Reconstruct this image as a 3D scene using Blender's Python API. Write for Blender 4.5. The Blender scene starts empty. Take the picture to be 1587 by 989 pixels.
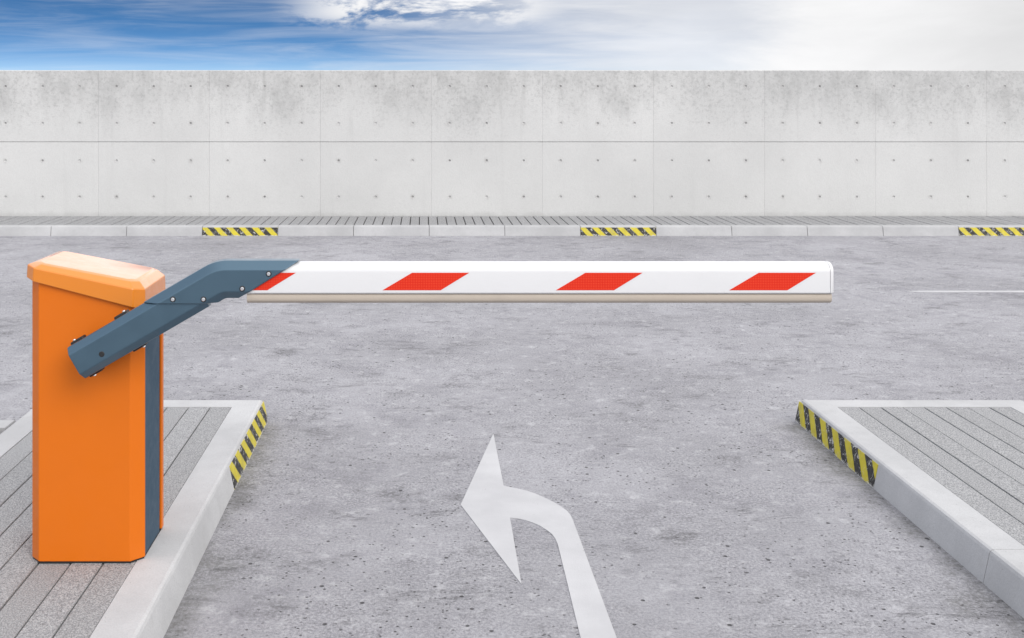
import bpy, bmesh, math
from mathutils import Vector, Matrix
R = math.radians
sc = bpy.context.scene
COL = sc.collection

# ------------------------------------------------------------------ survey
H = 1.80            # eye height, metres
F = 1665.0          # focal length in photo pixels
VX, VY = 655.0, 152.0
def at(x, y, Y):    # photo point -> (X, Z) on the upright plane at distance Y
    return ((x-VX)*Y/F, H-(y-VY)*Y/F)
def gnd(x, y, z=0.0):   # photo point -> ground position
    Y = F*(H-z)/(y-VY)
    return ((x-VX)*Y/F, Y)

# ------------------------------------------------------------------ helpers
def link(name, me, mat=None, parent=None, loc=None):
    o = bpy.data.objects.new(name, me); COL.objects.link(o)
    if me is not None and mat is not None:
        for m in (mat if isinstance(mat, (list, tuple)) else [mat]): me.materials.append(m)
    if loc is not None: o.location = loc
    if parent is not None: o.parent = parent
    return o
def finish(bm, name, mat, parent=None, loc=None, smooth=False, bevel=0, seg=2, ang=30):
    bmesh.ops.recalc_face_normals(bm, faces=bm.faces[:])
    me = bpy.data.meshes.new(name); bm.to_mesh(me); bm.free()
    o = link(name, me, mat, parent, loc)
    if bevel:
        b = o.modifiers.new('bevel', 'BEVEL'); b.width = bevel; b.segments = seg
        b.limit_method = 'ANGLE'; b.angle_limit = R(ang); b.harden_normals = True
        smooth = True
    if smooth:
        for p in me.polygons: p.use_smooth = True
        try:
            me.set_sharp_from_angle(angle=R(40))
        except Exception: pass
    return o
def tag(o, label=None, cat=None, group=None, kind=None):
    if label: o['label'] = label
    if cat: o['category'] = cat
    if group: o['group'] = group
    if kind: o['kind'] = kind
    return o
def bx(bm, x0, x1, y0, y1, z0, z1, mi=0):
    v = [bm.verts.new(p) for p in ((x0,y0,z0),(x1,y0,z0),(x1,y1,z0),(x0,y1,z0),(x0,y0,z1),(x1,y0,z1),(x1,y1,z1),(x0,y1,z1))]
    for f in ((3,2,1,0),(4,5,6,7),(0,1,5,4),(1,2,6,5),(2,3,7,6),(3,0,4,7)):
        bm.faces.new([v[i] for i in f]).material_index = mi
def loft(bm, rings, caps=True, mi=0):
    vs = [[bm.verts.new(p) for p in r] for r in rings]
    n = len(vs[0])
    for a, b in zip(vs, vs[1:]):
        for i in range(n):
            bm.faces.new((a[i], a[(i+1) % n], b[(i+1) % n], b[i])).material_index = mi
    if caps:
        bm.faces.new(vs[0][::-1]).material_index = mi; bm.faces.new(vs[-1]).material_index = mi
def disc(bm, c, axis, r, d, n=20, r2=None):
    """short cylinder, centre c at its back, pushed d along axis"""
    a = Vector(axis).normalized(); t = a.orthogonal().normalized(); b = a.cross(t)
    c = Vector(c); r2 = r if r2 is None else r2
    ring = lambda q, rr: [tuple(q + t*rr*math.cos(2*math.pi*i/n) + b*rr*math.sin(2*math.pi*i/n)) for i in range(n)]
    loft(bm, [ring(c, r), ring(c+a*d*.75, r), ring(c+a*d, r2*.8 if r2 == r else r2)])
def sweep(bm, path, prof, mi=0):
    """plan path (x,y); prof = (offset to the left of travel, z); mitred corners"""
    P = [Vector(p) for p in path]; rings = []
    for i, p in enumerate(P):
        d0 = (P[i]-P[i-1]).normalized() if i else (P[1]-P[0]).normalized()
        d1 = (P[i+1]-P[i]).normalized() if i < len(P)-1 else d0
        n0 = Vector((-d0.y, d0.x)); n1 = Vector((-d1.y, d1.x))
        m = (n0+n1).normalized(); m = m/m.dot(n0)
        rings.append([(p.x+m.x*o, p.y+m.y*o, z) for o, z in prof])
    loft(bm, rings, mi=mi)

# ------------------------------------------------------------------ materials
class NT:
    def __init__(s, name):
        s.m = bpy.data.materials.new(name); s.m.use_nodes = True
        s.t = s.m.node_tree; s.t.nodes.clear()
        s.out = s.n('ShaderNodeOutputMaterial'); s.b = s.n('ShaderNodeBsdfPrincipled')
        s.l(s.b.outputs[0], s.out.inputs[0])
        s.co = s.n('ShaderNodeTexCoord').outputs['Object']
    def n(s, t, **k):
        q = s.t.nodes.new(t)
        for a, v in k.items(): setattr(q, a, v)
        return q
    def l(s, a, b): s.t.links.new(a, b)
    def put(s, v, sock):
        if hasattr(v, 'is_output') or hasattr(v, 'links'): s.l(v, sock)
        else: sock.default_value = v
    def scl(s, v, co=None):
        q = s.n('ShaderNodeMapping'); s.l(co or s.co, q.inputs[0]); q.inputs['Scale'].default_value = v
        return q.outputs[0]
    def noise(s, scale, det=4, rough=.6, co=None, dist=0):
        q = s.n('ShaderNodeTexNoise'); s.l(co or s.co, q.inputs['Vector'])
        q.inputs['Scale'].default_value = scale; q.inputs['Detail'].default_value = det
        q.inputs['Roughness'].default_value = rough; q.inputs['Distortion'].default_value = dist
        return q.outputs['Fac']
    def vor(s, scale, co=None, out='Distance', rnd=1.0):
        q = s.n('ShaderNodeTexVoronoi'); s.l(co or s.co, q.inputs['Vector'])
        q.inputs['Scale'].default_value = scale; q.inputs['Randomness'].default_value = rnd
        return q.outputs[out]
    def ma(s, op, a, b=0.0, clamp=False):
        q = s.n('ShaderNodeMath', operation=op, use_clamp=clamp); s.put(a, q.inputs[0]); s.put(b, q.inputs[1])
        return q.outputs[0]
    def ramp(s, v, a, b, lo=0.0, hi=1.0, smooth=True):
        q = s.n('ShaderNodeMapRange'); q.interpolation_type = 'SMOOTHSTEP' if smooth else 'LINEAR'
        for i, x in enumerate((v, a, b, lo, hi)): s.put(x, q.inputs[i])
        return q.outputs[0]
    def mix(s, f, a, b, mode='MIX'):
        q = s.n('ShaderNodeMix', data_type='RGBA', blend_type=mode)
        s.put(f, q.inputs[0])
        for v, i in ((a, 6), (b, 7)):
            s.put((*v, 1) if isinstance(v, tuple) and len(v) == 3 else v, q.inputs[i])
        return q.outputs[2]
    def sep(s, co=None):
        q = s.n('ShaderNodeSeparateXYZ'); s.l(co or s.co, q.inputs[0]); return q.outputs
    def bump(s, h, dist, strength=1.0):
        q = s.n('ShaderNodeBump'); s.l(h, q.inputs['Height']); q.inputs['Distance'].default_value = dist
        q.inputs['Strength'].default_value = strength; s.l(q.outputs[0], s.b.inputs['Normal'])
    def col(s, c): s.put((*c, 1) if isinstance(c, tuple) and len(c) == 3 else c, s.b.inputs['Base Color'])
    def rough(s, r): s.put(r, s.b.inputs['Roughness'])
    def set(s, **k):
        for a, v in k.items(): s.b.inputs[a.replace('_', ' ')].default_value = v

def road_mat():
    s = NT('worn_road_concrete')
    base = s.mix(s.ramp(s.noise(.55, 5, .6), .3, .7), (.30,.296,.318), (.41,.405,.435))
    base = s.mix(s.ramp(s.noise(2.6, 8, .7, None, .3), .47, .70, 0, .58), base, (.22,.215,.24))
    # grain
    g1 = s.noise(80, 4, .8); g2 = s.noise(240, 2, .6)
    gm = s.ramp(s.noise(1.9, 4, .6), .35, .65, .45, 1.0)
    base = s.mix(s.ma('MULTIPLY', s.ramp(g1, .36, .54, .66, 0), gm), base, (.14,.137,.148))
    base = s.mix(s.ma('MULTIPLY', s.ramp(g1, .50, .68, 0, .42), gm), base, (.64,.63,.67))
    base = s.mix(s.ramp(g2, .35, .5, .25, 0), base, (.14,.138,.148))
    # clusters of short scuffs
    cl = s.ramp(s.noise(1.25, 5, .65), .44, .66)
    sc1 = s.noise(15, 8, .78, s.scl((.8,1.5,1)), .35)
    base = s.mix(s.ma('MULTIPLY', s.ramp(sc1, .53, .64, 0, .70), s.ma('ADD', s.ma('MULTIPLY', cl, .75), .25)), base, (.135,.132,.142))
    sc2 = s.noise(6.0, 9, .74, s.scl((.8,1.7,1)), .5)
    base = s.mix(s.ma('MULTIPLY', s.ramp(sc2, .56, .72, 0, .58), s.ramp(s.noise(.9, 4), .38, .60)), base, (.135,.132,.145))
    lt = s.noise(11, 7, .7)
    base = s.mix(s.ramp(lt, .52, .72, 0, .45), base, (.60,.595,.62))
    # hairline scratches
    w = s.noise(2.4, 7, .7, s.scl((.6,2.0,1)), 1.2)
    scr = s.ma('MULTIPLY', s.ramp(s.ma('ABSOLUTE', s.ma('SUBTRACT', w, .5)), .002, .009, 1, 0), s.ramp(s.noise(2.0, 3), .54, .66))
    base = s.mix(s.ma('MULTIPLY', scr, .35), base, (.12,.118,.125))
    # dark blotches where the surface has ravelled: dense with specks
    bl = s.ramp(s.noise(2.3, 5, .62, s.scl((1,1.4,1))), .56, .70)
    spk = s.noise(42, 6, .8)
    base = s.mix(s.ma('MULTIPLY', bl, s.ramp(spk, .42, .58, .10, .82)), base, (.13,.127,.136))
    # contact shade painted along the lane's kerbs, mixed with grit in uneven drifts
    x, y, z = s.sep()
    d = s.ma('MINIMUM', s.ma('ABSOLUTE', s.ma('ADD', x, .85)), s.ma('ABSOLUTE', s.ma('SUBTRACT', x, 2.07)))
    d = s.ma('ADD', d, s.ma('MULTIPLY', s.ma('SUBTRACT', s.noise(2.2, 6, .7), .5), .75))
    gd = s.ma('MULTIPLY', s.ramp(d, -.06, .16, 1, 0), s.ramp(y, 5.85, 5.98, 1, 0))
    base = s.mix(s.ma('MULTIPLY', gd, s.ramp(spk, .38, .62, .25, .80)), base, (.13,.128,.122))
    # pits
    pm = s.ramp(s.noise(1.7, 4, .6), .40, .58)
    pit = s.ma('MULTIPLY', s.ramp(s.vor(36), .13, .22, 1, 0), s.ramp(s.noise(23, 2), .46, .52))
    pit = s.ma('MULTIPLY', pit, pm)
    pit2 = s.ma('MULTIPLY', s.ramp(s.vor(12), .07, .115, 1, 0), s.ramp(s.noise(4.3, 2), .47, .52))
    pits = s.ma('MAXIMUM', pit, pit2)
    base = s.mix(s.ma('MULTIPLY', pits, .85), base, (.045,.043,.045))
    s.col(base); s.rough(s.ramp(sc1, .3, .7, .8, .95)); s.set(Specular_IOR_Level=.3)
    h = s.ma('ADD', s.ma('MULTIPLY', g1, .9), s.ma('MULTIPLY', g2, .3))
    h = s.ma('SUBTRACT', h, s.ma('MULTIPLY', pits, 1.2)); h = s.ma('SUBTRACT', h, s.ma('MULTIPLY', scr, .4))
    h = s.ma('ADD', h, s.ma('MULTIPLY', s.noise(14, 6, .65), 1.3))
    s.bump(h, .009, .9)
    return s.m
def paver_mat():
    s = NT('washed_concrete_pavers')
    x, y, z = s.sep()
    g = s.noise(170, 3, .75); g3 = s.vor(260, out='Distance')
    base = s.mix(s.ramp(g, .36, .66), (.19,.19,.198), (.51,.51,.52))
    base = s.mix(s.ramp(g3, .12, .3, .5, 0), base, (.52,.52,.53))
    base = s.mix(s.ramp(s.noise(300, 2), .54, .66, 0, .7), base, (.08,.08,.085))
    base = s.mix(s.ramp(s.noise(1.1, 5, .6), .35, .7, .0, .25), base, (.28,.28,.29))
    isl = s.n('ShaderNodeNewGeometry').outputs['Random Per Island']
    base = s.mix(s.ramp(isl, 0, 1, 0, .16), base, (.20,.20,.20))
    s.col(base); s.rough(.9); s.set(Specular_IOR_Level=.25)
    s.bump(s.ma('ADD', g, s.ma('MULTIPLY', g3, .5)), .004, .8)
    return s.m
def kerb_mat():
    s = NT('kerb_concrete')
    base = s.mix(s.ramp(s.noise(1.7, 6, .65), .3, .72), (.39,.39,.40), (.50,.50,.51))
    base = s.mix(s.ramp(s.noise(9, 6, .7), .56, .78, 0, .35), base, (.34,.335,.33))
    g = s.noise(150, 3, .7)
    isl = s.n('ShaderNodeNewGeometry').outputs['Random Per Island']
    base = s.mix(s.ramp(isl, 0, 1, 0, .10), base, (.30,.30,.295))
    base = s.mix(s.ramp(g, .36, .6, .30, 0), base, (.33,.33,.34))
    base = s.mix(s.ma('MULTIPLY', s.ramp(s.vor(60), .08, .14, 1, 0), s.ramp(s.noise(21, 2), .56, .6)), base, (.24,.235,.23))
    s.col(base); s.rough(.88); s.set(Specular_IOR_Level=.3)
    s.bump(s.ma('ADD', g, s.noise(30, 4)), .002, .6)
    return s.m
def wall_mat(x0, px, z_top):
    s = NT('fair_faced_concrete')
    x, y, z = s.sep()
    base = s.mix(s.ramp(s.noise(.5, 5, .6), .3, .7), (.54,.54,.537), (.61,.61,.606))
    # tone differs from one formwork sheet to the next
    u = s.ma('DIVIDE', s.ma('SUBTRACT', x, x0), px)
    cell = s.ma('ADD', s.ma('FLOOR', u), s.ma('MULTIPLY', s.ma('GREATER_THAN', z, 1.178), 37.0))
    wn = s.n('ShaderNodeTexWhiteNoise', noise_dimensions='1D'); s.l(cell, wn.inputs['W'])
    base = s.mix(s.ramp(wn.outputs['Value'], 0, 1, 0, .10), base, (.42,.42,.415))
    # weathering from the coping down, with runs
    edge = s.noise(1.1, 6, .7, s.scl((1,1,.30)))
    wz = s.ma('ADD', z, s.ma('MULTIPLY', s.ma('SUBTRACT', edge, .5), 2.2))
    blot = s.noise(4.5, 8, .75, s.scl((1,1,.75)))
    wea = s.ma('MULTIPLY', s.ramp(wz, 1.35, 2.05), s.ramp(blot, .38, .66, .30, 1))
    base = s.mix(s.ma('MULTIPLY', wea, .62), base, (.34,.34,.338))
    fl = s.ma('MULTIPLY', s.ramp(s.noise(21, 5, .75), .50, .62), s.ramp(wz, 1.1, 2.0, .12, 1))
    base = s.mix(s.ma('MULTIPLY', fl, .34), base, (.24,.24,.24))
    run = s.noise(7, 5, .65, s.scl((1,1,.07)))
    base = s.mix(s.ma('MULTIPLY', s.ramp(run, .56, .74), s.ramp(z, .9, 2.1, .08, .40)), base, (.33,.33,.325))
    base = s.mix(s.ramp(s.noise(17, 6, .7), .56, .74, 0, .28), base, (.62,.62,.61))
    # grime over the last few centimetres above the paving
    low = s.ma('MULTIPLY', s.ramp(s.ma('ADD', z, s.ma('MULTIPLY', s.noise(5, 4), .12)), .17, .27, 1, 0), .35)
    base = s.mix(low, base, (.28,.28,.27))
    g = s.noise(70, 3, .7)
    base = s.mix(s.ramp(g, .35, .6, .26, 0), base, (.36,.36,.36))
    # upright sheet joints
    fr = s.ma('ABSOLUTE', s.ma('SUBTRACT', s.ma('FRACT', s.ma('ADD', u, .5)), .5))
    jt = s.ramp(s.ma('MULTIPLY', fr, px), .004, .011, 1, 0)
    base = s.mix(s.ma('MULTIPLY', jt, s.ramp(s.noise(1.4, 4), .3, .6, .0, .16)), base, (.30,.30,.295))
    # tie holes, three to a sheet in four rows
    dx = s.ma('MULTIPLY', s.ma('ABSOLUTE', s.ma('SUBTRACT', s.ma('FRACT', s.ma('MULTIPLY', u, 3.0)), .5)), px/3)
    dmin = None
    for zr in (.400, .913, 1.443, 1.965):
        d = s.ma('SQRT', s.ma('ADD', s.ma('POWER', dx, 2.0), s.ma('POWER', s.ma('SUBTRACT', z, zr), 2.0)))
        dmin = d if dmin is None else s.ma('MINIMUM', dmin, d)
    hole = s.ramp(dmin, .008, .019, 1, 0); halo = s.ramp(dmin, .018, .060, 1, 0)
    hv = s.ramp(s.noise(2.3, 1), .38, .62, .08, .62)
    base = s.mix(s.ma('MULTIPLY', halo, s.ramp(s.noise(15, 4), .4, .65, .0, .35)), base, (.30,.295,.285))
    base = s.mix(s.ma('MULTIPLY', hole, hv), base, (.07,.068,.065))
    s.col(base); s.rough(.85); s.set(Specular_IOR_Level=.3)
    h = s.ma('SUBTRACT', s.ma('ADD', s.ma('MULTIPLY', g, .15), s.ma('MULTIPLY', s.noise(9, 4), .25)), s.ma('ADD', s.ma('MULTIPLY', hole, 1.5), s.ma('MULTIPLY', jt, .35)))
    s.bump(h, .010, .7)
    return s.m
def paint_mat(name, c, rough=.32, coat=.0, dirt=.06, spec=.5, metal=0.0):
    s = NT(name)
    d = s.noise(6, 6, .65)
    base = s.mix(s.ramp(d, .45, .8, 0, dirt), c, tuple(v*.55+.02 for v in c))
    s.col(base); s.rough(s.ramp(s.noise(14, 4), .3, .7, rough*.85, rough*1.2))
    s.set(Coat_Weight=coat, Coat_Roughness=.12, Specular_IOR_Level=spec, Metallic=metal)
    s.bump(s.noise(420, 2), .0006, .25)
    return s.m
def marking_mat():
    s = NT('road_paint')
    n = s.noise(45, 6, .75); a = s.noise(2.2, 5, .6)
    base = s.mix(s.ramp(a, .35, .7), (.42,.418,.435), (.49,.488,.505))
    wear = s.ma('ADD', n, s.ma('MULTIPLY', s.ma('SUBTRACT', a, .5), .25))
    base = s.mix(s.ramp(wear, .60, .74, 0, .28), base, (.36,.355,.38))
    pit = s.ma('MULTIPLY', s.ramp(s.vor(30), .07, .11, 1, 0), s.ramp(s.noise(9, 2), .57, .62))
    base = s.mix(s.ma('MULTIPLY', pit, .55), base, (.2,.2,.21))
    s.col(base); s.rough(.75); s.bump(s.noise(160, 3), .002, .5)
    return s.m
def hazard_mat():
    s = NT('worn_hazard_paint')
    uv = s.n('ShaderNodeUVMap').outputs[0]      # u, v in metres along and up the kerb face
    u, v, _ = s.sep(uv)
    wob = s.ma('MULTIPLY', s.ma('SUBTRACT', s.noise(30, 4), .5), .020)
    t = s.ma('ADD', s.ma('ADD', u, v), wob)
    fr = s.ma('FRACT', s.ma('MULTIPLY', t, 6.05))
    blk = s.ma('MULTIPLY', s.ramp(fr, .0, .06), s.ramp(fr, .50, .56, 1, 0))
    yel = s.mix(s.ramp(s.noise(13, 6, .7), .4, .75), (.56,.47,.022), (.40,.34,.05))
    dark = s.mix(s.ramp(s.noise(30, 4), .4, .7), (.014,.013,.013), (.034,.031,.03))
    base = s.mix(blk, yel, dark)
    scr = s.noise(34, 6, .75, None, .8)
    worn = s.ma('MULTIPLY', s.ramp(scr, .55, .60), s.ma('ADD', s.ma('MULTIPLY', blk, .72), .20))
    ed = s.ma('MINIMUM', v, s.ma('SUBTRACT', .122, v))
    chip = s.ramp(s.ma('ADD', ed, s.ma('MULTIPLY', s.ma('SUBTRACT', scr, .5), .09)), .0, .008, .9, 0)
    base = s.mix(s.ma('MAXIMUM', worn, chip), base, (.52,.515,.50))
    s.col(base); s.rough(.62); s.bump(scr, .003, .5)
    return s.m
def reflector_mat():
    s = NT('red_prismatic_sheeting')
    x, y, z = s.sep()
    k = 2*math.pi/.0115
    a = s.ma('SINE', s.ma('MULTIPLY', s.ma('ADD', x, s.ma('MULTIPLY', z, 1.0)), k))
    b = s.ma('SINE', s.ma('MULTIPLY', s.ma('SUBTRACT', x, s.ma('MULTIPLY', z, 1.0)), k))
    m = s.ramp(s.ma('MULTIPLY', a, b), .2, .8)
    s.col(s.mix(m, (.60,.020,.008), (.74,.08,.03))); s.rough(.5); s.set(Specular_IOR_Level=.15)
    s.bump(m, .0008, .4)
    return s.m
def flat_mat(name, c, rough=.5, metal=0.0):
    s = NT(name); s.col(s.mix(s.ramp(s.noise(40, 4), .4, .7, 0, .25), c, tuple(v*.7 for v in c)))
    s.rough(rough); s.set(Metallic=metal); return s.m

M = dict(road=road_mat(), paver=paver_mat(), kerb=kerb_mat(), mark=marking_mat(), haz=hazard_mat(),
         refl=reflector_mat(),
         orange=paint_mat('orange_powder_coat', (.62,.140,.006), .42, .06, .06, .22),
         lid=paint_mat('orange_gloss_lid', (.64,.195,.010), .34, 1.0, .06, .25),
         slate=paint_mat('slate_blue_steel', (.074,.130,.180), .34, .2, .10, .5, .6),
         panel=paint_mat('slate_blue_panel', (.042,.075,.112), .6, .0, .10, .2),
         white=paint_mat('white_boom_enamel', (.63,.63,.645), .36, .1, .05),
         rubber=paint_mat('beige_rubber', (.43,.375,.32), .6, 0, .25, .3),
         black=flat_mat('black_plastic', (.012,.012,.013), .55),
         mortar=flat_mat('joint_mortar', (.10,.098,.095), .95),
         joint=flat_mat('paver_joint_sand', (.045,.043,.042), .95),
         steel=flat_mat('zinc_steel', (.78,.78,.80), .28, 1.0))

# ------------------------------------------------------------------ ground, pavements, kerbs
bm = bmesh.new()
vs = [bm.verts.new(p) for p in ((-400,-400,0),(400,-400,0),(400,900,0),(-400,900,0))]; bm.faces.new(vs)
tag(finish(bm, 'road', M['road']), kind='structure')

KT = .126                         # kerb height
BAT = .034                        # batter of the kerb face
# offset to the left of travel is into the paving; the travel keeps the road on its right
KP = [(-BAT, -.06), (.002, KT-.016), (.007, KT-.005), (.017, KT), (.147, KT), (.147, -.06)]
KCORE = [(-BAT+.010, -.05), (.012, KT-.018), (.14, KT-.010), (.14, -.05)]
def kerb(name, runs, cores):
    bm = bmesh.new()
    for r in runs: sweep(bm, r, KP)
    for r in cores: sweep(bm, r, KCORE, 1)
    return tag(finish(bm, name, [M['kerb'], M['mortar']]), kind='structure')
def planks(name, x0, x1, y0, y1, n, gap=.005, breaks=()):
    bm = bmesh.new(); w = (x1-x0)/n
    bx(bm, x0, x1, y0, y1, -.05, KT-.014, 1)
    for i in range(n):
        dz = .0012*math.sin(i*2.4+x0*7)
        bx(bm, x0+i*w+gap/2, x0+(i+1)*w-gap/2, y0+.003, y1-.003, KT-.03, KT-.001+dz)
    o = finish(bm, name, [M['paver'], M['joint']], bevel=.003, seg=1)
    return tag(o, kind='structure')

NEAR = -4.0
YB = 5.97; G = .0018
# island carrying the barrier (road to its right): travel away from the camera on its +x side puts the paving on the left
L_out, L_in2 = -.886, -2.117
def island(xa, xb, joints, outer_y, sgn):
    """island between outer faces xa (left) and xb (right); one kerb run round three sides"""
    runs = []
    js = joints['right']
    pts = [NEAR]+js
    for a, b in zip(pts, pts[1:]): runs.append([(xb, a+G), (xb, b-G)])
    jl = joints['left']
    runs.append([(xb, js[-1]+G), (xb, YB), (xa, YB), (xa, jl[-1]+G)])
    pl = jl[::-1]+[NEAR]
    for a, b in zip(pl, pl[1:]): runs.append([(xa, a-G), (xa, b+G)])
    return kerb('kerb', runs, [[(xb, NEAR+.02), (xb, YB), (xa, YB), (xa, NEAR+.02)]])
R_out, R_in2 = 2.100, 3.333
island(L_in2, L_out, {'right': [-1.1, .9, 2.9], 'left': [-1, 1, 3]}, 0, 1)
planks('pavement', L_in2+.147, L_out-.147, NEAR, YB-.147, 8)
island(R_out, R_in2, {'right': [-1, 1, 3], 'left': [-2.0, .0, 2.0, 3.985]}, 0, 1)
planks('pavement', R_out+.147, R_in2-.147, NEAR, YB-.147, 8)
# the wider pavements beyond each island, their kerb set back from the lane's end
YS = 5.60
kerb('kerb', [[(L_in2-.004, YS), (-14, YS)]], [[(L_in2-.01, YS), (-13.9, YS)]])
kerb('kerb', [[(14, YS), (R_in2+.004, YS)]], [[(13.9, YS), (R_in2+.01, YS)]])
planks('pavement', -14, L_in2-.040, NEAR, YS-.149, 97)
planks('pavement', R_in2+.040, 14, NEAR, YS-.149, 87)

# far kerb: stones of .9874 m, travelling towards -x keeps the road (nearer the camera) on the left -> go +x instead
FY = 14.03; ST = .9874; FX0 = (313.8-VX)*H/213.5
bm = bmesh.new()
far_prof = [(o, z) for o, z in KP]
for k in range(-30, 36):
    sweep(bm, [(FX0+k*ST+.0035, FY), (FX0+(k+1)*ST-.0035, FY)], far_prof)
sweep(bm, [(FX0-30*ST+.02, FY), (FX0+36*ST-.02, FY)], KCORE, 1)
tag(finish(bm, 'kerb', [M['kerb'], M['mortar']]), kind='structure')
WY = 15.23
planks('pavement', FX0-30*ST, FX0-30*ST+.1234*528, FY+.150, WY+.05, 528, .012)

# ------------------------------------------------------------------ wall
PX = 1.574; X0 = (152-VX)*WY/F; ZT = 2.194; ZS = 1.178
bm = bmesh.new()
wp = [(0,-.3),(0,ZS-.006),(.014,ZS-.003),(.014,ZS+.003),(0,ZS+.006),(0,ZT-.010),(.010,ZT),(.29,ZT),(.30,ZT-.010),(.30,-.3)]
loft(bm, [[(x, WY+d, z) for d, z in wp] for x in (X0-PX*16, X0+PX*20)])
tag(finish(bm, 'concrete_wall', wall_mat(X0, PX, ZT)),
    'long pale grey fair-faced concrete wall with tie holes behind the road', 'wall')

# ------------------------------------------------------------------ markings
def extrude_plan(pts, z0, z1, name, mat):
    bm = bmesh.new(); loft(bm, [[(x, y, z0) for x, y in pts], [(x, y, z1) for x, y in pts]])
    return finish(bm, name, mat)
apx = [(764.7,672.5),(780.6,753.6),(791,755.6),(802.8,758.2),(815,761),(825.7,764.2),(842,771),(857.5,778.6),(870,786),(880.4,794.1),(884.5,799.5),(887.5,805.8),
       (955.6,989),(1030,1190),(965,1190),(899.8,989),(869.8,865.7),(864.5,844.6),(860.8,836),(855.7,828.7),(847,822),(836.3,815.3),(824,810),(811.6,806.3),(801,804),(790.5,803),(808.1,906.3),(713.9,782.9)]
tag(extrude_plan([gnd(*p) for p in apx], -.001, .0025, 'turn_arrow', M['mark']),
    'white arrow painted on the road, bending to the left in front of the barrier', 'road arrow')
ly = F*H/(452-VY); lx = gnd(1407, 452)[0]
tag(extrude_plan([(lx,ly),(lx+.12,ly-.035),(30,ly-.035),(30,ly+.035),(lx+.12,ly+.035)], -.001, .0025, 'lane_line', M['mark']),
    'thin white lane line on the road to the right of the boom', 'road line')

def hazard(p0, p1, label, nrm):
    """flat painted patch on a battered kerb face from plan point p0 to p1 (left to right as seen from the road)"""
    p0 = Vector(p0); p1 = Vector(p1); L = (p1-p0).length; d = (p1-p0)/L; n = Vector(nrm)
    bm = bmesh.new(); uvl = bm.loops.layers.uv.new('UVMap')
    zb, zt = .001, KT-.017
    ob = BAT*(1-(zb+.06)/(KT-.016+.06)) ; ot = -.0019
    def P(s, z, e):
        f = (z+.06)/(KT-.016+.06); off = BAT + (-.002-BAT)*f
        q = p0 + d*s + n*(off+e)
        return (q.x, q.y, z)
    NS = 40; rows = [zb, zt]
    fr = [[bm.verts.new(P(L*i/NS, z, .0025)) for i in range(NS+1)] for z in rows]
    bk = [[bm.verts.new(P(L*i/NS, z, -.001)) for i in range(NS+1)] for z in rows]
    for i in range(NS):
        f = bm.faces.new((fr[0][i], fr[0][i+1], fr[1][i+1], fr[1][i]))
        bm.faces.new((bk[0][i], bk[1][i], bk[1][i+1], bk[0][i+1]))
        bm.faces.new((fr[1][i], fr[1][i+1], bk[1][i+1], bk[1][i])); bm.faces.new((fr[0][i+1], fr[0][i], bk[0][i], bk[0][i+1]))
    bm.faces.new((fr[0][0], fr[1][0], bk[1][0], bk[0][0])); bm.faces.new((fr[0][NS], bk[0][NS], bk[1][NS], fr[1][NS]))
    for f in bm.faces:
        for l in f.loops:
            s = (Vector((l.vert.co.x, l.vert.co.y))-p0).dot(d)
            l[uvl].uv = (s, l.vert.co.z)
    o = finish(bm, 'hazard_marking', M['haz'])
    return tag(o, label, 'hazard stripes', 'hazard stripes on the kerbs')
for k, lb in ((0, 'yellow and black striped patch on far kerb, behind the blue boom bracket'),
              (5, 'yellow and black striped patch on far kerb, behind the middle of the white boom'),
              (10, 'yellow and black striped patch on far kerb, cut by right photo edge')):
    hazard((FX0+k*ST+.004, FY), (FX0+(k+1)*ST-.004, FY), lb, (0,-1))
hazard((L_out, 4.935), (L_out, YB+.02), 'yellow and black striped patch on the corner of the kerb beside the orange cabinet', (1,0))
hazard((R_out, YB+.02), (R_out, 4.955), 'yellow and black striped patch on the kerb corner of the island right of the arrow', (-1,0))

# ------------------------------------------------------------------ the barrier
CX0, CX1, CY0, CY1 = -1.4195, -1.0095, 3.863, 4.20
ZB = KT
root = bpy.data.objects.new('parking_barrier', None); COL.objects.link(root)
root.location = ((CX0+CX1)/2, (CY0+CY1)/2, ZB); root.empty_display_size = .2
tag(root, 'orange parking barrier cabinet with slate blue arm and lowered white boom with red stripes', 'barrier')
ORI = Vector(root.location)
def part(bm, name, mat, parent=root, **k):
    for v in bm.verts: v.co -= ORI
    return finish(bm, name, mat, parent, **k)
zbot = lambda x: 1.141-.262*(x+1.378)
zupp = lambda x: 1.1865-.212*(x+1.372)
ztop = lambda x: 1.2095-.190*(x+1.41)
def plan(i, ch, x0=CX0, x1=CX1, y0=CY0, y1=CY1, back=True):
    x0 += i; x1 -= i; y0 += i; y1 -= i
    c2 = ch*.6
    return [(x0+ch, y0), (x1-ch, y0), (x1, y0+ch), (x1, y1-c2), (x1-c2, y1), (x0+c2, y1), (x0, y1-c2), (x0, y0+ch)]
# front cover: U-shaped hood with chamfered corners
Z0 = ZB+.006
bm = bmesh.new()
hood = [(CX0, 3.96), (CX0, CY0+.042), (CX0+.039, CY0), (CX1-.042, CY0), (CX1, CY0+.042), (CX1, CY0+.050), (CX1-.010, CY0+.050), (CX1-.05, CY0+.012), (CX0+.047, CY0+.012), (CX0+.012, CY0+.047), (CX0+.012, 3.96)]
loft(bm, [[(x, y, Z0) for x, y in hood], [(x, y, zbot(x)+.015) for x, y in hood]])
part(bm, 'front_cover', M['orange'], bevel=.004, seg=3)
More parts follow.
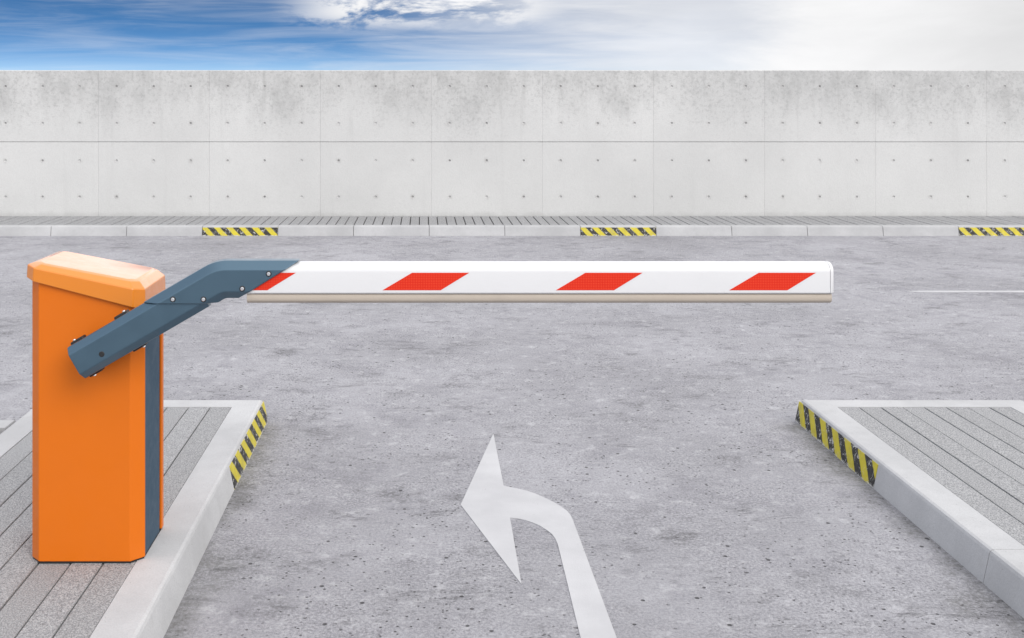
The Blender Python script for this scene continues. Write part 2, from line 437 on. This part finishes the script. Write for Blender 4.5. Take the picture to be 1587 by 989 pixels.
# rear cover
bm = bmesh.new()
rear = [(CX1-.010, 4.158), (CX1, 4.158), (CX1, CY1-.012), (CX1-.014, CY1), (CX0+.014, CY1), (CX0, CY1-.012), (CX0, 3.972), (CX0+.010, 3.972), (CX0+.010, CY1-.014), (CX1-.010, CY1-.014)]
loft(bm, [[(x, y, Z0) for x, y in rear], [(x, y, zbot(x)+.015) for x, y in rear]])
part(bm, 'rear_cover', M['orange'], bevel=.003)
# inner body, black, seen in the joints and as the foot
bm = bmesh.new()
body = [(CX0+.014, CY0+.050), (CX0+.050, CY0+.014), (CX1-.053, CY0+.014), (CX1-.016, CY0+.052), (CX1-.016, CY1-.016), (CX0+.014, CY1-.016)]
loft(bm, [[(x, y, ZB+.004) for x, y in body], [(x, y, zbot(x)+.012) for x, y in body]])
ft = plan(.004, .040)
loft(bm, [[(x, y, ZB-.004) for x, y in ft], [(x, y, Z0-.0008) for x, y in ft]])
part(bm, 'base', M['black'])
bm = bmesh.new()
sp = [(CX1-.0155, CY0+.0535), (CX1-.0035, CY0+.0535), (CX1-.0035, 4.136), (CX1-.0155, 4.136)]
loft(bm, [[(x, y, Z0) for x, y in sp], [(x, y, zbot(x)+.012) for x, y in sp]])
part(bm, 'side_panel', M['panel'], bevel=.002)
# sloping lid
bm = bmesh.new()
lo = dict(x0=-1.432, x1=-1.0015, y0=3.847, y1=4.212)
rings = []
r0 = plan(.0, .036, **lo)
def zz(f, lo_=0): return f
rings.append([(x, y, zbot(x)) for x, y in plan(.010, .034, **lo)])
rings.append([(x, y, zbot(x)-.004) for x, y in r0])
rings.append([(x, y, zupp(x)) for x, y in plan(.002, .036, **lo)])
rings.append([(x, y, ztop(x)-.003) for x, y in plan(.026, .030, **lo)])
rings.append([(x, y, ztop(x)+.001) for x, y in plan(.040, .026, **lo)])
loft(bm, rings)
part(bm, 'lid', M['lid'], bevel=.004, seg=3, ang=12)

# arm geometry: sections (depth from the front, height) swept along a path in the upright plane
AY = 3.70
def section(h, d, r, n=6, rb=None):
    """rounded section: (depth, height) about the axis; r rounds the front edges"""
    rb = rb or r; pts = []
    for cy, cz, a0, rr in ((d-rb, h/2-rb, 90, rb), (r, h/2-r, 90, r)):
        pass
    def arc(cx, cz, rr, a, b):
        for i in range(n+1):
            t = R(a+(b-a)*i/n); pts.append((cx+rr*math.cos(t), cz+rr*math.sin(t)))
    arc(d-rb, h/2-rb, rb, 0, 90); arc(r, h/2-r, r, 90, 180)
    arc(r, -h/2+r, r, 180, 270); arc(d-rb, -h/2+rb, rb, 270, 360)
    return pts
def sweep_up(bm, path, sec, y0):
    P = [Vector(p) for p in path]; rings = []
    for i, p in enumerate(P):
        d0 = (P[i]-P[i-1]).normalized() if i else (P[1]-P[0]).normalized()
        d1 = (P[i+1]-P[i]).normalized() if i < len(P)-1 else d0
        n0 = Vector((-d0.y, d0.x)); n1 = Vector((-d1.y, d1.x))
        m = (n0+n1).normalized(); m = m/m.dot(n0)
        rings.append([(p.x+m.x*o, y0+dd, p.y+m.y*o) for dd, o in sec])
    loft(bm, rings)
def cut(bm, co, no):
    """drop what lies on the side no points to, and close the cut"""
    g = bm.verts[:]+bm.edges[:]+bm.faces[:]
    r = bmesh.ops.bisect_plane(bm, geom=g, plane_co=co, plane_no=no, clear_outer=True)
    es = [e for e in r['geom_cut'] if isinstance(e, bmesh.types.BMEdge)]
    bmesh.ops.contextual_create(bm, geom=es)
A0 = Vector(at(114, 566, AY)); AB = Vector(at(340, 434.5, AY)); A1 = Vector(at(330, 440.5, AY))
ad = (AB-A0).normalized(); an = Vector((-ad.y, ad.x))
bm = bmesh.new()
sweep_up(bm, [A0, A0+ad*.50], section(.124, .085, .024, 1), AY)
bmesh.ops.recalc_face_normals(bm, faces=bm.faces[:])
arm = part(bm, 'arm', M['slate'], bevel=.004, seg=2, ang=35)
def disc_obj(name, c, axis, r, d, mat, parent, r2=None, n=20):
    bm = bmesh.new(); disc(bm, c, axis, r, d, n, r2); return part(bm, name, mat, parent)
hx, hz = at(157.6, 549, AY)
disc_obj('dark_hole_disc', (hx, AY+.002, hz), (0,-1,0), .0098, .0035, M['black'], arm)  # black disc laid on the arm, standing in for a dark hole
# clamp on the pivot shaft: plate behind the arm with four lugs and their screws
bm = bmesh.new()
pc = A0+ad*.118
def orient(pt): return pt
def ob(bm, c, hl, hw, y0, y1):
    q = [c+ad*a+an*b for a, b in ((-hl,-hw),(hl,-hw),(hl,hw),(-hl,hw))]
    loft(bm, [[(p.x, y0, p.y) for p in q], [(p.x, y1, p.y) for p in q]])
ob(bm, pc, .125, .050, 3.776, 3.815)
clamp = part(bm, 'clamp', M['slate'], arm, bevel=.003)
bm = bmesh.new(); disc(bm, (pc.x, 3.813, pc.y), (0,1,0), .045, .056, 28, .045); part(bm, 'pivot_shaft', M['steel'], arm)
for sa in (-.088, .088):
    for sb in (-1, 1):
        c = pc+ad*sa+an*(.052*sb)
        bm = bmesh.new(); ob(bm, c, .026, .018, 3.755, 3.790); lug = part(bm, 'lug', M['black'], clamp, bevel=.005, seg=3)
        for sg in ((-.012,) if sa < 0 else (.012,)):
            e = c+ad*sg+an*(.017*sb)
            disc_obj('screw', (e.x, 3.772, e.y), (an.x*sb, 0, an.y*sb), .0055, .005, M['steel'], lug, n=14)
# bent bracket, a sleeve over the arm and the boom
bm = bmesh.new()
pth = [A0+ad*.15]
Rb = .10; hd = Vector((1, 0)); T = Rb*math.tan(math.acos(ad.dot(hd))/2)
s0 = AB-ad*T; cen = s0-an*Rb; a_s = math.atan2(an.y, an.x)
for i in range(7):
    t = a_s+(math.pi/2-a_s)*i/6
    pth.append(cen+Vector((math.cos(t), math.sin(t)))*Rb)
pth.append(Vector((at(520, 0, AY)[0], AB.y)))
SY = AY-.008
sweep_up(bm, pth, section(.131, .101, .027, 1), SY)
bmesh.ops.recalc_face_normals(bm, faces=bm.faces[:])
e0 = Vector(at(380, 457, SY)); e1 = Vector(at(463.5, 405, SY)); ed = e1-e0
cut(bm, (e0.x, SY, e0.y), (ed.y, 0, -ed.x))
zc = at(270, 471.5, SY)[1]
cut(bm, (0, SY, zc), (0, 0, -1))
br = part(bm, 'arm_bracket', M['slate'], bevel=.004, seg=2, ang=35, parent=root)
for px_, py_ in ((268,464),(315.5,464),(375.5,447.5),(416.5,424.5)):
    x, z = at(px_, py_, SY)
    bm = bmesh.new(); disc(bm, (x, SY+.001, z), (0,-1,0), .0098, .003, 24)
    w = part(bm, 'washer', M['black'], br)
    disc_obj('bolt_head', (x, SY-.0015, z), (0,-1,0), .0062, .005, M['steel'], br, n=18)
# the boom
BY = AY+.003
def boom_prof():
    zb = at(0, 455.5, BY)[1]; zt = at(0, 404.3, BY)[1]
    p = [(.004, zb), (0, zb+.004)]
    cr = at(0, 422, BY)[1]
    for i in range(9):
        t = R(180-90*i/8); p.append((.042+.042*math.cos(t), cr+(zt-.009-cr)*math.sin(t)))
    for i in range(1, 9):
        t = R(90-90*i/8); p.append((.046+.042*math.cos(t), cr+(zt-.009-cr)*math.sin(t)))
    p += [(.088, zb+.004), (.084, zb)]
    return p
bp = boom_prof(); xs, xe = at(352, 0, BY)[0], at(1292, 0, BY)[0]
cyb = sum(a for a, _ in bp)/len(bp); czb = sum(b for _, b in bp)/len(bp)
def shr(k): return [(cyb+(a-cyb)*(1-k), czb+(b-czb)*(1-k)) for a, b in bp]
bm = bmesh.new()
loft(bm, [[(x, BY+d, z) for d, z in bp] for x in [xs+(xe-.012-xs)*i/4 for i in range(5)]])
boom = part(bm, 'boom', M['white'], smooth=True)
bm = bmesh.new()
loft(bm, [[(xe-.0105, BY+d, z) for d, z in shr(-.004)], [(xe-.003, BY+d, z) for d, z in shr(-.004)], [(xe, BY+d, z) for d, z in shr(.03)]])
part(bm, 'end_cap', M['white'], boom, smooth=True)
# rubber edge under it
zt_, zb_ = at(0, 455.8, BY)[1]-.0005, at(0, 472.5, BY)[1]
rp = [(.012, zt_), (.007, zt_-.006), (.007, zb_+.016)]
for i in range(1, 8):
    t = R(180+180*i/8); rp.append((.044+.037*math.cos(t), zb_+.016+.016*math.sin(t)))
rp += [(.081, zb_+.016), (.081, zt_-.006), (.076, zt_)]
xr0, xr1 = at(382, 0, BY)[0], at(1290.5, 0, BY)[0]
bm = bmesh.new(); loft(bm, [[(x, BY+d, z) for d, z in rp] for x in (xr0, xr1)])
part(bm, 'rubber_edge', M['rubber'], boom, smooth=True)
zu, zl = at(0, 422.8, BY)[1], at(0, 449.8, BY)[1]
r0 = None
for k in (1, 2, 3, 0):
    o_ = 268.65*(k-1)
    q = [at(593+o_, 449.8, BY)[0], at(683+o_, 449.8, BY)[0], at(727+o_, 422.8, BY)[0], at(638.6+o_, 422.8, BY)[0]]
    if k == 0: q[0] = max(q[0], xs+.01); q[3] = max(q[3], xs+.02)
    bm = bmesh.new()
    pts = [(q[0], zl), (q[1], zl), (q[2], zu), (q[3], zu)]
    loft(bm, [[(x, BY+.002, z) for x, z in pts], [(x, BY-.0012, z) for x, z in pts]])
    part(bm, 'reflective_strip', M['refl'], boom)

# ------------------------------------------------------------------ sky and sun
SUN_EL, SUN_AZ = 36, 146     # azimuth clockwise from +Y: behind the camera, to its right
w = bpy.data.worlds.new('World'); sc.world = w; w.use_nodes = True
nt = w.node_tree; nt.nodes.clear()
class WT(NT):
    def __init__(s):
        s.t = nt
        s.co = s.n('ShaderNodeTexCoord').outputs['Generated']
W = WT()
x, y, z = W.sep()
az = W.n('ShaderNodeMath', operation='ARCTAN2'); W.l(x, az.inputs[0]); W.l(y, az.inputs[1]); az = az.outputs[0]
cmb = W.n('ShaderNodeCombineXYZ'); W.l(x, cmb.inputs[0]); W.l(y, cmb.inputs[1])
W.l(W.ma('MULTIPLY', z, W.ramp(z, .05, .5, 7.0, 1.0)), cmb.inputs[2])
nrm = W.n('ShaderNodeVectorMath', operation='NORMALIZE'); W.l(cmb.outputs[0], nrm.inputs[0])
sky = W.n('ShaderNodeTexSky', sky_type='NISHITA', sun_disc=False)
sky.sun_elevation = R(SUN_EL); sky.sun_rotation = R(SUN_AZ); sky.air_density = 1.0; sky.dust_density = .6; sky.ozone_density = 2.0
W.l(nrm.outputs[0], sky.inputs[0])
pol = W.n('ShaderNodeCombineXYZ'); W.l(az, pol.inputs[0]); W.l(z, pol.inputs[1])
st = W.noise(2.6, 8, .6, W.scl((2.2, 26, 1), pol.outputs[0]), .6)       # long thin streaks
pf = W.noise(1.0, 9, .62, W.scl((11, 30, 1), pol.outputs[0]), .3)        # small puffs
bk = W.noise(1.0, 6, .6, W.scl((5, 14, 1), pol.outputs[0]), .4)
azn = W.ma('ADD', az, W.ma('MULTIPLY', W.ma('SUBTRACT', bk, .5), .22))
azs = W.ma('ADD', az, W.ma('MULTIPLY', W.ma('SUBTRACT', st, .5), .24))
veil = W.ma('MULTIPLY', W.ramp(azs, -.14, .24), .76)
bank = W.ramp(azn, .26, .345)
wisp = W.ma('MULTIPLY', W.ramp(st, .36, .80), .26)
puff = W.ma('MULTIPLY', W.ramp(pf, .43, .56), W.ma('MULTIPLY', W.ma('MULTIPLY', W.ramp(az, -.15, -.06), W.ramp(az, .07, .14, 1, 0)), W.ramp(z, .058, .080)))
hor = W.ramp(z, .015, .05, .20, 0)
up = W.ma('MULTIPLY', W.ramp(W.ma('ADD', z, W.ma('MULTIPLY', W.ma('SUBTRACT', bk, .5), .10)), .095, .15, 0, .88), W.ramp(x, -.75, -.15, .35, 1))     # unseen broken cloud overhead, added to whiten the lid's reflection
back = W.ma('MULTIPLY', W.ramp(y, .4, -.2, 0, .95), W.ramp(x, -.7, .0, .25, 1))  # unseen bright cloud behind the camera, added to light surfaces facing it
cl = None
for q in (veil, bank, wisp, puff, hor, up, back):
    iv = W.ma('SUBTRACT', 1.0, q, True)
    cl = iv if cl is None else W.ma('MULTIPLY', cl, iv)
cl = W.ma('SUBTRACT', 1.0, cl, True)
shade = W.ma('MULTIPLY', W.ma('MULTIPLY', W.ramp(az, .36, .56, 1.0, .80), W.ma('MAXIMUM', W.ramp(y, .3, -.2, 1, 1.7), W.ramp(z, .10, .17, 1, 1.8))), W.ramp(bk, .3, .7, .94, 1.04))
CLOUD = 6.1
hsv = W.n('ShaderNodeHueSaturation'); W.l(sky.outputs[0], hsv.inputs['Color']); hsv.inputs['Saturation'].default_value = 1.30; hsv.inputs['Value'].default_value = .82
cc = W.n('ShaderNodeCombineColor')
for i, k in enumerate((1.0, 1.0, 1.01)): W.l(W.ma('MULTIPLY', shade, CLOUD*k), cc.inputs[i])
colr = W.mix(cl, hsv.outputs[0], cc.outputs[0])
bg = W.n('ShaderNodeBackground'); W.l(colr, bg.inputs[0]); bg.inputs[1].default_value = .12
wo = W.n('ShaderNodeOutputWorld'); W.l(bg.outputs[0], wo.inputs[0])

sl = bpy.data.lights.new('sun', 'SUN'); sl.energy = 1.5; sl.angle = R(35); sl.color = (1, .965, .91)
so = bpy.data.objects.new('sun', sl); COL.objects.link(so); so.location = (6, -6, 9)
sd = Vector((math.sin(R(SUN_AZ))*math.cos(R(SUN_EL)), math.cos(R(SUN_AZ))*math.cos(R(SUN_EL)), math.sin(R(SUN_EL))))
so.rotation_euler = sd.to_track_quat('Z', 'Y').to_euler()

# ------------------------------------------------------------------ camera and output
cam = bpy.data.cameras.new('camera'); co = bpy.data.objects.new('camera', cam); COL.objects.link(co)
co.location = (0, 0, H); co.rotation_euler = (R(90), 0, 0)
cam.sensor_fit = 'HORIZONTAL'; cam.sensor_width = 36; cam.lens = 36*F/1587
cam.shift_x = (793.5-VX)/1587; cam.shift_y = -(494.5-VY)/1587
cam.clip_start = .05; cam.clip_end = 2000
sc.camera = co
sc.view_settings.view_transform = 'Standard'; sc.view_settings.look = 'None'
sc.view_settings.exposure = .38; sc.view_settings.gamma = 1
sc.view_settings.use_curve_mapping = False
sc.render.engine = 'CYCLES'; sc.cycles.use_denoising = True
sc.cycles.max_bounces = 6
